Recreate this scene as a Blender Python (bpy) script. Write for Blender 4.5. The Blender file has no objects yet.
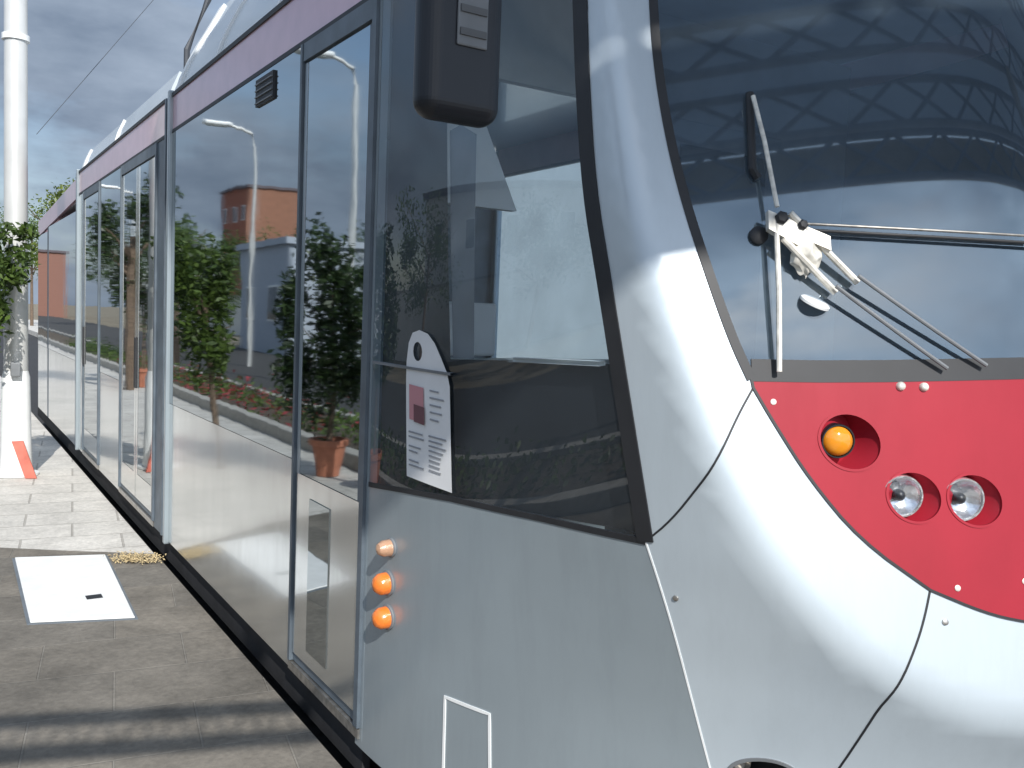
import bpy, math, random
from mathutils import Vector, Matrix
from mathutils.geometry import delaunay_2d_cdt
random.seed(7)
PI = math.pi
S = bpy.context.scene
COL = S.collection

# ------------------------------------------------------------------ materials
def nt(name):
    m = bpy.data.materials.new(name); m.use_nodes = True
    n = m.node_tree; b = n.nodes['Principled BSDF']
    return m, n, b
def lk(n, a, b): n.links.new(a, b)
def mat(name, col, rough=.5, metal=0., coat=0., ior=1.5, noise=0., nscale=8., bump=0., bscale=30., spec=None, coat_rough=.05, grime=0.):
    """plain surface with a little procedural variation of tone, roughness and relief"""
    m, n, b = nt(name)
    b.inputs['Base Color'].default_value = (*col, 1); b.inputs['Roughness'].default_value = rough
    b.inputs['Metallic'].default_value = metal; b.inputs['IOR'].default_value = ior
    b.inputs['Coat Weight'].default_value = coat; b.inputs['Coat Roughness'].default_value = coat_rough
    if spec is not None: b.inputs['Specular IOR Level'].default_value = spec
    tc = n.nodes.new('ShaderNodeTexCoord')
    if noise:
        t = n.nodes.new('ShaderNodeTexNoise'); t.inputs['Scale'].default_value = nscale; t.inputs['Detail'].default_value = 6
        lk(n, tc.outputs['Object'], t.inputs['Vector'])
        r = n.nodes.new('ShaderNodeValToRGB')
        r.color_ramp.elements[0].position = .3; r.color_ramp.elements[1].position = .7
        r.color_ramp.elements[0].color = (*[c * (1 - noise) for c in col], 1)
        r.color_ramp.elements[1].color = (*[min(1, c * (1 + noise)) for c in col], 1)
        lk(n, t.outputs['Fac'], r.inputs['Fac']); lk(n, r.outputs['Color'], b.inputs['Base Color'])
    if grime:
        mg = n.nodes.new('ShaderNodeMapping'); mg.inputs['Scale'].default_value = (7, 7, 1.2); lk(n, tc.outputs['Object'], mg.inputs['Vector'])
        t3 = n.nodes.new('ShaderNodeTexNoise'); t3.inputs['Scale'].default_value = 1.4; t3.inputs['Detail'].default_value = 8; t3.inputs['Roughness'].default_value = .7
        lk(n, mg.outputs[0], t3.inputs['Vector'])
        r3 = n.nodes.new('ShaderNodeMapRange'); r3.inputs['From Min'].default_value = .45; r3.inputs['From Max'].default_value = .75
        r3.inputs['To Min'].default_value = 1; r3.inputs['To Max'].default_value = 1 - grime
        lk(n, t3.outputs['Fac'], r3.inputs['Value'])
        v3 = n.nodes.new('ShaderNodeVectorMath'); v3.operation = 'SCALE'
        src = b.inputs['Base Color'].links[0].from_socket if b.inputs['Base Color'].links else None
        if src: lk(n, src, v3.inputs[0])
        else: v3.inputs[0].default_value = col
        lk(n, r3.outputs[0], v3.inputs['Scale']); lk(n, v3.outputs[0], b.inputs['Base Color'])
        r4 = n.nodes.new('ShaderNodeMapRange'); r4.inputs['From Min'].default_value = .4; r4.inputs['From Max'].default_value = .75
        r4.inputs['To Min'].default_value = rough; r4.inputs['To Max'].default_value = min(1, rough + grime)
        lk(n, t3.outputs['Fac'], r4.inputs['Value']); lk(n, r4.outputs[0], b.inputs['Roughness'])
    if bump:
        t2 = n.nodes.new('ShaderNodeTexNoise'); t2.inputs['Scale'].default_value = bscale; t2.inputs['Detail'].default_value = 3
        lk(n, tc.outputs['Object'], t2.inputs['Vector'])
        bp = n.nodes.new('ShaderNodeBump'); bp.inputs['Strength'].default_value = 1.0; bp.inputs['Distance'].default_value = bump
        lk(n, t2.outputs['Fac'], bp.inputs['Height']); lk(n, bp.outputs['Normal'], b.inputs['Normal'])
        lk(n, bp.outputs['Normal'], b.inputs['Coat Normal'])
    return m
def glass(name, tint, ior, rough=.01, wave=0., film=0., filmcol=(.5, .6, .7), glosscol=(1, 1, 1)):
    """thin tinted pane: see-through with a fresnel reflection"""
    m, n, b = nt(name); n.nodes.remove(b)
    out = n.nodes['Material Output']
    tr = n.nodes.new('ShaderNodeBsdfTransparent'); tr.inputs['Color'].default_value = (*tint, 1)
    gl = n.nodes.new('ShaderNodeBsdfGlossy'); gl.inputs['Roughness'].default_value = rough
    f0 = ((ior - 1) / (ior + 1)) ** 2                     # Schlick reflectance, the same from both faces of a thin pane
    ge = n.nodes.new('ShaderNodeNewGeometry'); dt = n.nodes.new('ShaderNodeVectorMath'); dt.operation = 'DOT_PRODUCT'
    lk(n, ge.outputs['Normal'], dt.inputs[0]); lk(n, ge.outputs['Incoming'], dt.inputs[1])
    def ma(op, a, bv):
        q = n.nodes.new('ShaderNodeMath'); q.operation = op
        for i, v in enumerate((a, bv)):
            if v is None: continue
            if isinstance(v, (int, float)): q.inputs[i].default_value = v
            else: lk(n, v, q.inputs[i])
        return q.outputs[0]
    fac = ma('ADD', ma('MULTIPLY', ma('POWER', ma('SUBTRACT', 1.0, ma('ABSOLUTE', dt.outputs['Value'], None)), 5.0), 1 - f0), f0)
    mx = n.nodes.new('ShaderNodeMixShader')
    lk(n, fac, mx.inputs['Fac']); lk(n, tr.outputs[0], mx.inputs[1]); lk(n, gl.outputs[0], mx.inputs[2])
    gl.inputs['Color'].default_value = (*glosscol, 1)
    if film:                                              # dust film whose bluish colour also paints haze over the pane
        df = n.nodes.new('ShaderNodeBsdfDiffuse'); df.inputs['Color'].default_value = (*filmcol, 1)
        tcf = n.nodes.new('ShaderNodeTexCoord'); tf = n.nodes.new('ShaderNodeTexNoise'); tf.inputs['Scale'].default_value = 2.5; tf.inputs['Detail'].default_value = 8
        lk(n, tcf.outputs['Object'], tf.inputs['Vector'])
        rf = n.nodes.new('ShaderNodeMapRange'); rf.inputs['From Min'].default_value = .3; rf.inputs['From Max'].default_value = .7
        rf.inputs['To Min'].default_value = film * .6; rf.inputs['To Max'].default_value = film * 1.4; lk(n, tf.outputs['Fac'], rf.inputs['Value'])
        m2 = n.nodes.new('ShaderNodeMixShader'); lk(n, rf.outputs[0], m2.inputs['Fac']); lk(n, mx.outputs[0], m2.inputs[1]); lk(n, df.outputs[0], m2.inputs[2])
        lk(n, m2.outputs[0], out.inputs['Surface'])
    else: lk(n, mx.outputs[0], out.inputs['Surface'])
    if wave:
        tc = n.nodes.new('ShaderNodeTexCoord'); t = n.nodes.new('ShaderNodeTexNoise'); t.inputs['Scale'].default_value = 1.5
        lk(n, tc.outputs['Object'], t.inputs['Vector'])
        bp = n.nodes.new('ShaderNodeBump'); bp.inputs['Distance'].default_value = wave
        lk(n, t.outputs['Fac'], bp.inputs['Height']); lk(n, bp.outputs['Normal'], gl.inputs['Normal'])
    return m
def leafmat(name, c0, c1):
    m, n, b = nt(name)
    g = n.nodes.new('ShaderNodeNewGeometry'); r = n.nodes.new('ShaderNodeValToRGB')
    r.color_ramp.elements[0].color = (*c0, 1); r.color_ramp.elements[1].color = (*c1, 1)
    lk(n, g.outputs['Random Per Island'], r.inputs['Fac']); lk(n, r.outputs['Color'], b.inputs['Base Color'])
    b.inputs['Roughness'].default_value = .45
    out = n.nodes['Material Output']
    tl = n.nodes.new('ShaderNodeBsdfTranslucent'); lk(n, r.outputs['Color'], tl.inputs['Color'])
    mx = n.nodes.new('ShaderNodeMixShader'); mx.inputs['Fac'].default_value = .3
    lk(n, b.outputs[0], mx.inputs[1]); lk(n, tl.outputs[0], mx.inputs[2]); lk(n, mx.outputs[0], out.inputs['Surface'])
    return m
def paving(name, c1, c2, cm, bw, bh, mortar, rot=0., stain=.35, rough=.8):
    m, n, b = nt(name)
    tc = n.nodes.new('ShaderNodeTexCoord'); mp = n.nodes.new('ShaderNodeMapping')
    mp.inputs['Rotation'].default_value = (0, 0, rot)
    lk(n, tc.outputs['Object'], mp.inputs['Vector'])
    br = n.nodes.new('ShaderNodeTexBrick'); br.inputs['Scale'].default_value = 1
    br.inputs['Color1'].default_value = (*c1, 1); br.inputs['Color2'].default_value = (*c2, 1); br.inputs['Mortar'].default_value = (*cm, 1)
    br.inputs['Brick Width'].default_value = bw; br.inputs['Row Height'].default_value = bh; br.inputs['Mortar Size'].default_value = mortar
    br.inputs['Mortar Smooth'].default_value = .4
    lk(n, mp.outputs[0], br.inputs['Vector'])
    def nz(scale, lo, hi, a, c):
        t = n.nodes.new('ShaderNodeTexNoise'); t.inputs['Scale'].default_value = scale; t.inputs['Detail'].default_value = 7
        t.inputs['Roughness'].default_value = .65
        lk(n, tc.outputs['Object'], t.inputs['Vector'])
        r = n.nodes.new('ShaderNodeMapRange'); r.inputs['From Min'].default_value = lo; r.inputs['From Max'].default_value = hi
        r.inputs['To Min'].default_value = a; r.inputs['To Max'].default_value = c
        lk(n, t.outputs['Fac'], r.inputs['Value']); return r.outputs[0], t
    f1, t1 = nz(2.2, .3, .7, 1 - stain, 1 + stain * .6)
    f2, t2 = nz(38, .3, .7, .8, 1.18)
    mu = n.nodes.new('ShaderNodeMath'); mu.operation = 'MULTIPLY'; lk(n, f1, mu.inputs[0]); lk(n, f2, mu.inputs[1])
    vm = n.nodes.new('ShaderNodeVectorMath'); vm.operation = 'SCALE'
    lk(n, br.outputs['Color'], vm.inputs[0]); lk(n, mu.outputs[0], vm.inputs['Scale'])
    lk(n, vm.outputs[0], b.inputs['Base Color']); b.inputs['Roughness'].default_value = rough
    bp = n.nodes.new('ShaderNodeBump'); bp.inputs['Distance'].default_value = .004
    ad = n.nodes.new('ShaderNodeMath'); ad.operation = 'SUBTRACT'; lk(n, t2.outputs['Fac'], ad.inputs[0]); lk(n, br.outputs['Fac'], ad.inputs[1])
    lk(n, ad.outputs[0], bp.inputs['Height']); lk(n, bp.outputs['Normal'], b.inputs['Normal'])
    return m

M = {}
M['silver'] = mat('silver paint', (.31, .36, .39), .36, .30, .5, noise=.04, nscale=3, bump=.0009, bscale=2.2, coat_rough=.12, grime=.09)
M['nose'] = mat('silver nose paint', (.52, .585, .63), .36, .25, .5, noise=.03, nscale=2, coat_rough=.15, grime=.07, bump=.0006, bscale=2.5)
M['side'] = mat('glossy silver side paint', (.74, .76, .75), .17, .9, .6, ior=1.6, noise=.05, nscale=2.5, bump=.0012, bscale=1.6, coat_rough=.06, grime=.06)
M['red'] = mat('red lacquer', (.335, .0155, .030), .5, 0, .12, spec=.25, noise=.06, nscale=4, coat_rough=.03, grime=.07)
M['mauve'] = mat('mauve red band', (.66, .42, .47), .35, .25, .6, noise=.06, coat_rough=.08)
M['white'] = mat('white paint', (.78, .79, .78), .4, 0, .2, noise=.04)
M['fairing'] = mat('pale roof fairing', (.55, .60, .63), .25, 0, .6, noise=.05, nscale=2)
M['dark'] = mat('black rubber', (.018, .019, .022), .55, noise=.2)
M['joint'] = mat('grey frame rubber', (.10, .125, .15), .45, noise=.2)
M['darkgloss'] = mat('black plastic', (.010, .012, .017), .42, noise=.15)
M['under'] = mat('grimy underframe', (.02, .02, .022), .8, noise=.3)
M['sideglass'] = mat('reflective tinted side glass', (.38, .42, .44), .03, 1, 0, bump=.0016, bscale=1.1)
M['doorglass'] = mat('reflective door glass', (.38, .42, .44), .03, 1, 0, bump=.0015, bscale=1.3)
M['cabglass'] = glass('cab side glass', (.84, .91, .96), 1.75, .012, film=.022)
M['windscreen'] = glass('windscreen glass', (.60, .68, .76), 2.6, .03, film=.115, filmcol=(.34, .46, .58), glosscol=(.80, .92, 1.0))
M['liner'] = mat('black window lining', (.010, .011, .013), .5, noise=.3)
M['interior'] = mat('pale cab lining', (.56, .60, .58), .55, noise=.08)
M['interiorw'] = mat('white cab cupboard', (.82, .82, .78), .5, noise=.04)
M['grey'] = mat('mid grey plastic', (.17, .18, .19), .5, noise=.15)
M['dash'] = mat('dashboard plastic', (.14, .16, .18), .6, noise=.15)
M['housing_rib'] = mat('weathered grey plastic', (.10, .105, .11), .6, noise=.15)
M['brown'] = mat('brown render', (.24, .12, .09), .9, noise=.15)
M['seat'] = mat('seat cloth', (.03, .04, .07), .9, noise=.25, nscale=40)
M['chrome'] = mat('polished reflector', (.92, .93, .94), .22, .9, bump=.004, bscale=26)
M['steel'] = mat('worn steel', (.45, .43, .40), .35, .85, noise=.3, nscale=30)
M['bare'] = mat('pale bare metal', (.72, .69, .62), .45, .3, noise=.25, nscale=40)
M['amber'] = mat('amber lens', (.72, .26, .015), .12, 0, .6)
M['lens_orange'] = mat('orange marker lens', (.80, .20, .03), .25, 0, .5, bump=.003, bscale=60)
M['lens_clear'] = mat('pale marker lens', (.46, .27, .17), .3, 0, .3, bump=.003, bscale=60)
M['lampglass'] = glass('lamp cover glass', (.95, .96, .97), 1.5)
M['paper'] = mat('printed paper', (.70, .70, .70), .7, noise=.05)
M['ink'] = mat('grey print', (.28, .29, .31), .8)
M['pinkink'] = mat('pink print', (.52, .24, .26), .8)
M['darkink'] = mat('dark red print', (.16, .07, .08), .8)
M['mast'] = mat('galvanised mast paint', (.62, .62, .60), .38, .25, .2, noise=.06, nscale=5)
M['truss'] = mat('blue grey truss paint', (.14, .18, .27), .5, .1, noise=.15)
M['fascia'] = mat('brown fascia sheet', (.26, .23, .20), .6, noise=.12)
M['column'] = mat('grey column paint', (.30, .32, .35), .5, noise=.1)
M['terracotta'] = mat('terracotta', (.44, .17, .10), .75, noise=.18, nscale=12)
M['soil'] = mat('potting soil', (.05, .035, .025), .95, noise=.4, nscale=50, bump=.01)
M['bark'] = mat('bark', (.14, .10, .07), .9, noise=.35, nscale=25, bump=.01)
M['leaf'] = leafmat('shrub leaves', (.030, .060, .012), (.11, .17, .035))
M['leafd'] = leafmat('dark leaves', (.016, .035, .012), (.06, .10, .03))
M['leafy'] = leafmat('yellow green leaves', (.06, .10, .015), (.20, .24, .04))
M['flower'] = leafmat('red petals', (.20, .02, .025), (.38, .06, .07))
M['kerb'] = mat('concrete kerb', (.40, .38, .34), .85, noise=.2, nscale=14, bump=.003, bscale=60)
M['asphalt'] = mat('asphalt', (.055, .054, .053), .9, noise=.25, nscale=30, bump=.003, bscale=160)
M['earth'] = mat('dry earth', (.20, .17, .12), .95, noise=.3, nscale=.6)
M['bed'] = mat('planting soil', (.09, .07, .05), .95, noise=.35, nscale=9, bump=.02, bscale=14)
M['ballast'] = mat('dark track concrete', (.03, .03, .032), .9, noise=.4, nscale=14)
M['coverplate'] = mat('white painted steel plate', (.80, .80, .78), .5, noise=.05, nscale=9, bump=.0008, bscale=40, grime=.08)
M['wall'] = mat('pale render', (.66, .65, .61), .85, noise=.08, nscale=1.5)
M['shed'] = mat('grey blue sheet cladding', (.36, .40, .46), .6, noise=.06)
M['brick'] = paving('orange brick', (.38, .072, .03), (.31, .058, .026), (.28, .13, .08), .5, .16, .015, 0, .15)
M['brickd'] = mat('dark slate cladding', (.10, .08, .09), .7, noise=.2)
M['winglass'] = mat('dark window pane', (.02, .025, .03), .05, ior=1.6)
M['redboard'] = mat('faded red board', (.50, .13, .09), .6, noise=.2)
M['straw'] = mat('dry yellowed leaves', (.46, .36, .20), .9, noise=.3, nscale=60)
M['stone'] = mat('pale stone', (.50, .47, .42), .85, noise=.2, nscale=40)
M['wire'] = mat('dark cable', (.05, .055, .065), .6)
M['pavel'] = paving('light pavers', (.60, .57, .52), (.54, .515, .47), (.40, .375, .335), .62, .40, .008, .12, .22)
M['paved'] = paving('shade toned pavers', (.205, .182, .150), (.155, .141, .120), (.225, .205, .175), .60, .42, .005, .16, .45)  # brown darkened so the colour carries the canopy shade
def roofmat():
    m, n, b = nt('translucent roof sheet'); out = n.nodes['Material Output']
    b.inputs['Base Color'].default_value = (.40, .45, .52, 1); b.inputs['Roughness'].default_value = .6
    tl = n.nodes.new('ShaderNodeBsdfTranslucent'); tl.inputs['Color'].default_value = (.34, .42, .52, 1)
    mx = n.nodes.new('ShaderNodeMixShader'); mx.inputs['Fac'].default_value = .55
    lk(n, b.outputs[0], mx.inputs[1]); lk(n, tl.outputs[0], mx.inputs[2]); lk(n, mx.outputs[0], out.inputs['Surface'])
    return m
M['roof'] = roofmat()

# ------------------------------------------------------------------ mesh helpers
class MB:
    def __init__(s): s.v = []; s.f = []
    def add(s, vs, fs):
        o = len(s.v); s.v += [tuple(v) for v in vs]; s.f += [tuple(i + o for i in q) for q in fs]; return s
    def box(s, x0, x1, y0, y1, z0, z1):
        vs = [(x, y, z) for z in (z0, z1) for y in (y0, y1) for x in (x0, x1)]
        return s.add(vs, [(0, 2, 3, 1), (4, 5, 7, 6), (0, 1, 5, 4), (2, 6, 7, 3), (0, 4, 6, 2), (1, 3, 7, 5)])
    def prism(s, prof, y0, y1):
        """closed XZ profile pushed along Y"""
        n = len(prof); vs = [(x, y0, z) for x, z in prof] + [(x, y1, z) for x, z in prof]
        return s.add(vs, [(i, (i + 1) % n, n + (i + 1) % n, n + i) for i in range(n)] + [tuple(range(n))[::-1], tuple(range(n, 2 * n))])
    def slab(s, poly, z0, z1):
        n = len(poly); vs = [(x, y, z0) for x, y in poly] + [(x, y, z1) for x, y in poly]
        return s.add(vs, [(i, (i + 1) % n, n + (i + 1) % n, n + i) for i in range(n)] + [tuple(range(n))[::-1], tuple(range(n, 2 * n))])
    def tube(s, pts, r, n=10, r1=None):
        pts = [Vector(p) for p in pts]; m = len(pts); vs = []; fs = []
        for i, p in enumerate(pts):
            d = (pts[min(i + 1, m - 1)] - pts[max(i - 1, 0)]).normalized()
            a = d.orthogonal().normalized() if abs(d.z) > .95 else d.cross(Vector((0, 0, 1))).normalized()
            b = d.cross(a); rr = r if r1 is None else r + (r1 - r) * i / (m - 1)
            for k in range(n):
                t = 2 * PI * k / n; vs.append(p + a * rr * math.cos(t) + b * rr * math.sin(t))
        for i in range(m - 1):
            for k in range(n):
                k2 = (k + 1) % n; fs.append((i * n + k, i * n + k2, (i + 1) * n + k2, (i + 1) * n + k))
        fs.append(tuple(range(n))[::-1]); fs.append(tuple((m - 1) * n + k for k in range(n)))
        return s.add(vs, fs)
    def lathe(s, c, ax, prof, n=28, cap=False):
        """prof: (distance along ax, radius)"""
        c = Vector(c); ax = Vector(ax).normalized(); a = ax.orthogonal().normalized(); b = ax.cross(a); vs = []; fs = []
        for h, r in prof:
            for k in range(n):
                t = 2 * PI * k / n; vs.append(c + ax * h + a * r * math.cos(t) + b * r * math.sin(t))
        for i in range(len(prof) - 1):
            for k in range(n):
                k2 = (k + 1) % n; fs.append((i * n + k, i * n + k2, (i + 1) * n + k2, (i + 1) * n + k))
        if cap: fs.append(tuple((len(prof) - 1) * n + k for k in range(n)))
        return s.add(vs, fs)
    def build(s, name, m, parent=None, smooth=False, bevel=0., seg=2):
        me = bpy.data.meshes.new(name); me.from_pydata(s.v, [], s.f); me.update()
        o = bpy.data.objects.new(name, me); COL.objects.link(o)
        if m is not None: me.materials.append(m)
        if smooth:
            me.polygons.foreach_set('use_smooth', [True] * len(me.polygons)); me.update()
            try: me.set_sharp_from_angle(angle=math.radians(38))
            except Exception: pass
        if bevel:
            b = o.modifiers.new('bevel', 'BEVEL'); b.width = bevel; b.segments = seg; b.limit_method = 'ANGLE'
            b.harden_normals = False
        if parent is not None:
            o.parent = parent; o.matrix_parent_inverse = parent.matrix_basis.inverted()
        return o
def empty(name, loc):
    o = bpy.data.objects.new(name, None); o.location = loc; o.empty_display_size = .2; COL.objects.link(o); return o
def tag(o, label=None, cat=None, group=None, kind=None):
    if label: o['label'] = label
    if cat: o['category'] = cat
    if group: o['group'] = group
    if kind: o['kind'] = kind
    return o
def thing(name, loc, label, cat, group=None): return tag(empty(name, loc), label, cat, group)

# ------------------------------------------------------------------ sun, sky, camera
EL, AZ = math.radians(36), math.radians(15)          # sun height; how far it stands left of the tram's axis
SUN = Vector((-math.sin(AZ) * math.cos(EL), -math.cos(AZ) * math.cos(EL), math.sin(EL)))
sl = bpy.data.lights.new('sun', 'SUN'); sl.energy = 4.2; sl.angle = math.radians(.5); sl.color = (1, .97, .92)
so = bpy.data.objects.new('sun', sl); COL.objects.link(so); so.rotation_euler = SUN.to_track_quat('Z', 'Y').to_euler(); so.location = (0, -20, 30)
W = bpy.data.worlds.new('World'); S.world = W; W.use_nodes = True
n = W.node_tree; bg = n.nodes['Background']; bg.inputs['Strength'].default_value = .125
sky = n.nodes.new('ShaderNodeTexSky'); sky.sky_type = 'NISHITA'; sky.sun_disc = False
sky.sun_elevation = EL; sky.sun_rotation = math.atan2(SUN.x, SUN.y); sky.dust_density = 1.5
tc = n.nodes.new('ShaderNodeTexCoord'); mp = n.nodes.new('ShaderNodeMapping'); mp.inputs['Scale'].default_value = (1, 1, 2.6)
lk(n, tc.outputs['Generated'], mp.inputs['Vector'])
def wn(scale, det, seed):
    t = n.nodes.new('ShaderNodeTexNoise'); t.noise_dimensions = '4D'; t.inputs['W'].default_value = seed
    t.inputs['Scale'].default_value = scale; t.inputs['Detail'].default_value = det; t.inputs['Roughness'].default_value = .55
    lk(n, mp.outputs[0], t.inputs['Vector']); return t
c1 = wn(2.4, 7, 3.1); c2 = wn(5.0, 6, 8.4)
rm = n.nodes.new('ShaderNodeValToRGB'); rm.color_ramp.elements[0].position = .34; rm.color_ramp.elements[1].position = .52
lk(n, c1.outputs['Fac'], rm.inputs['Fac'])
rc = n.nodes.new('ShaderNodeValToRGB')
rc.color_ramp.elements[0].position = .34; rc.color_ramp.elements[0].color = (2.2, 2.85, 3.9, 1)
rc.color_ramp.elements[1].position = .68; rc.color_ramp.elements[1].color = (4.6, 5.5, 6.8, 1)
lk(n, c2.outputs['Fac'], rc.inputs['Fac'])
sx_ = n.nodes.new('ShaderNodeSeparateXYZ'); lk(n, tc.outputs['Generated'], sx_.inputs[0])
mr_ = n.nodes.new('ShaderNodeMapRange'); lk(n, sx_.outputs['Y'], mr_.inputs['Value'])
mr_.inputs['From Min'].default_value = -1; mr_.inputs['From Max'].default_value = 1; mr_.inputs['To Min'].default_value = 1.75; mr_.inputs['To Max'].default_value = .62
cv = n.nodes.new('ShaderNodeVectorMath'); cv.operation = 'SCALE'; lk(n, rc.outputs['Color'], cv.inputs[0]); lk(n, mr_.outputs[0], cv.inputs['Scale'])
mx = n.nodes.new('ShaderNodeMix'); mx.data_type = 'RGBA'
lk(n, rm.outputs['Color'], mx.inputs['Factor']); lk(n, sky.outputs[0], mx.inputs[6]); lk(n, cv.outputs[0], mx.inputs[7])
lk(n, mx.outputs[2], bg.inputs['Color'])

cam = bpy.data.cameras.new('camera'); co = bpy.data.objects.new('camera', cam); COL.objects.link(co); S.camera = co
cam.sensor_width = 36; cam.lens = 900 / 1024 * 36; cam.clip_start = .05; cam.clip_end = 1500
R = ((.8399853, .00624166, -.54257326), (-.54115658, .08275418, -.83684007), (.03967693, .99655044, .07289002))
co.matrix_world = Matrix([(*R[0], 0), (*R[1], 0), (*R[2], 1.87), (0, 0, 0, 1)])
S.view_settings.view_transform = 'Standard'; S.view_settings.look = 'None'; S.view_settings.gamma = 1
S.view_settings.exposure = .3
S.render.engine = 'CYCLES'

# ------------------------------------------------------------------ the ground
def st(o): return tag(o, kind='structure')
st(MB().add([(-400, -400, -.06), (400, -400, -.06), (400, 400, -.06), (-400, 400, -.06)], [(0, 1, 2, 3)]).build('ground', M['earth']))
st(MB().box(-8.6, -2.55, -60, 140, -.05, .1).build('road', M['asphalt']))
st(MB().box(1.22, 4.4, -40, 80, -.05, .02).build('track_bed', M['ballast']))
st(MB().box(4.4, 14, -40, 80, -.05, .25).build('pavement', M['pavel']))
st(MB().box(-1.12, 1.22, -30, 60, -.05, .25).build('platform', M['pavel'], bevel=.008))
st(MB().slab([(-1.10, -20), (1.2195, -20), (1.2195, 6.05), (.75, 6.34), (.37, 6.60), (-1.10, 7.1)], .2505, .255).build('shade_toned_paving', M['paved']))  # sheet of darker pavers standing in for canopy shade
st(MB().box(-2.40, -1.28, -30, 60, -.05, .33).build('planting_bed', M['bed']))
k = MB(); k.box(-1.28, -1.12, -30, 60, -.05, .40); k.box(-2.55, -2.40, -30, 60, -.05, .40)
st(k.build('kerb', M['kerb'], bevel=.012))

# ------------------------------------------------------------------ the tram nose surface
XC, Y0 = 2.47, 2.9
KN = [(.2, 1.72), (.75, 1.87), (1.0, 2.02), (1.2, 2.21), (1.36, 2.39), (1.7, 2.70), (2.06, 2.96), (2.4, 2.78), (2.7, 2.45), (3.2, 2.0)]
def nose_length(z):
    k = KN
    if z <= k[0][0]: return k[0][1]
    if z >= k[-1][0]: return k[-1][1]
    i = max(j for j in range(len(k) - 1) if k[j][0] <= z)
    def sl_(j):
        a, b = max(j - 1, 0), min(j + 1, len(k) - 1); return (k[b][1] - k[a][1]) / (k[b][0] - k[a][0])
    h = k[i + 1][0] - k[i][0]; t = (z - k[i][0]) / h
    return (2*t**3-3*t*t+1)*k[i][1] + (t**3-2*t*t+t)*h*sl_(i) + (-2*t**3+3*t*t)*k[i+1][1] + (t**3-t*t)*h*sl_(i+1)
def F(x, y, z):
    dx = (x - XC) / 1.2; q = max(0, (Y0 - y) / nose_length(z))
    A = 1.2 * (math.sqrt(dx * dx + q * q) - 1)
    B = .9 + .58 * (math.sqrt((x - XC) ** 2 + .05) - .2236) + .2 * (z - 1.2) + .05 * (z - 1.2) ** 2 - y
    kk = .035; h = max(kk - abs(A - B), 0) / kk
    return max(A, B) + h * h * kk * .25
def grad(p):
    e = 1e-3; x, y, z = p
    return Vector((F(x+e, y, z) - F(x-e, y, z), F(x, y+e, z) - F(x, y-e, z), F(x, y, z+e) - F(x, y, z-e))).normalized()
def surf(ph, z):
    cx, sx = -math.cos(ph), -math.sin(ph); lo, hi = .0, 3.2
    for _ in range(34):
        m = (lo + hi) / 2
        if F(XC + cx * m, Y0 + sx * m, z) < 0: lo = m
        else: hi = m
    return Vector((XC + cx * hi, Y0 + sx * hi, z))
def ph_of(x, y): return math.atan2(Y0 - y, XC - x)
SC = 1.3
def inside(p, loop):
    x, y = p; c = False; j = len(loop) - 1
    for i in range(len(loop)):
        xi, yi = loop[i]; xj, yj = loop[j]
        if (yi > y) != (yj > y) and x < (xj - xi) * (y - yi) / (yj - yi) + xi: c = not c
        j = i
    return c
def dens(loop, sp, closed=True):
    out = []; nn = len(loop)
    for i in range(nn if closed else nn - 1):
        a, b = loop[i], loop[(i + 1) % nn]; d = math.hypot(a[0] - b[0], a[1] - b[1]); k = max(1, int(math.ceil(d / sp)))
        for t in range(k): out.append((a[0] + (b[0] - a[0]) * t / k, a[1] + (b[1] - a[1]) * t / k))
    if not closed: out.append(loop[-1])
    return out
def smooth(pts, it=3):
    """Chaikin: round the corners of a traced line, ends fixed"""
    for _ in range(it):
        o = [pts[0]]
        for i in range(len(pts) - 1):
            a, b = pts[i], pts[i + 1]
            o += [(a[0]*.75 + b[0]*.25, a[1]*.75 + b[1]*.25), (a[0]*.25 + b[0]*.75, a[1]*.25 + b[1]*.75)]
        pts = o + [pts[-1]]
    return pts
def patch(name, outer, m, parent, holes=(), sp=.04, off=0., thick=0.):
    loops = [dens([(p[0] * SC, p[1]) for p in L], sp * .7) for L in [outer] + list(holes)]
    vs = []; es = []
    for L in loops:
        o = len(vs); vs += L; es += [(o + i, o + (i + 1) % len(L)) for i in range(len(L))]
    xs = [p[0] for p in loops[0]]; zs = [p[1] for p in loops[0]]
    nb = len(vs); z = min(zs) + sp; row = 0
    while z < max(zs):
        x = min(xs) + sp * (.5 if row % 2 else 1)
        while x < max(xs):
            if inside((x, z), loops[0]) and not any(inside((x, z), h) for h in loops[1:]) and \
               min((x - v[0]) ** 2 + (z - v[1]) ** 2 for v in vs[:nb]) > (sp * .45) ** 2: vs.append((x, z))
            x += sp
        z += sp * .87; row += 1
    V, E, Fc, *_ = delaunay_2d_cdt([Vector(v) for v in vs], es, [], 0, 1e-5)
    V = [tuple(v) for v in V]; fs = []
    for t in Fc:
        c = (sum(V[i][0] for i in t) / len(t), sum(V[i][1] for i in t) / len(t))
        if inside(c, loops[0]) and not any(inside(c, h) for h in loops[1:]): fs.append(tuple(t))
    P = [surf(v[0] / SC, v[1]) for v in V]; N = [grad(p) for p in P]
    P = [p + nn * off for p, nn in zip(P, N)]
    fs = [f if (P[f[1]] - P[f[0]]).cross(P[f[2]] - P[f[0]]).dot(N[f[0]]) > 0 else f[::-1] for f in fs]
    me = bpy.data.meshes.new(name); me.from_pydata([tuple(p) for p in P], [], fs); me.update()
    me.polygons.foreach_set('use_smooth', [True] * len(fs))
    me.normals_split_custom_set_from_vertices([tuple(nn) for nn in N])
    me.materials.append(m); o = bpy.data.objects.new(name, me); COL.objects.link(o)
    o.parent = parent; o.matrix_parent_inverse = parent.matrix_basis.inverted()
    return o
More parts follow.
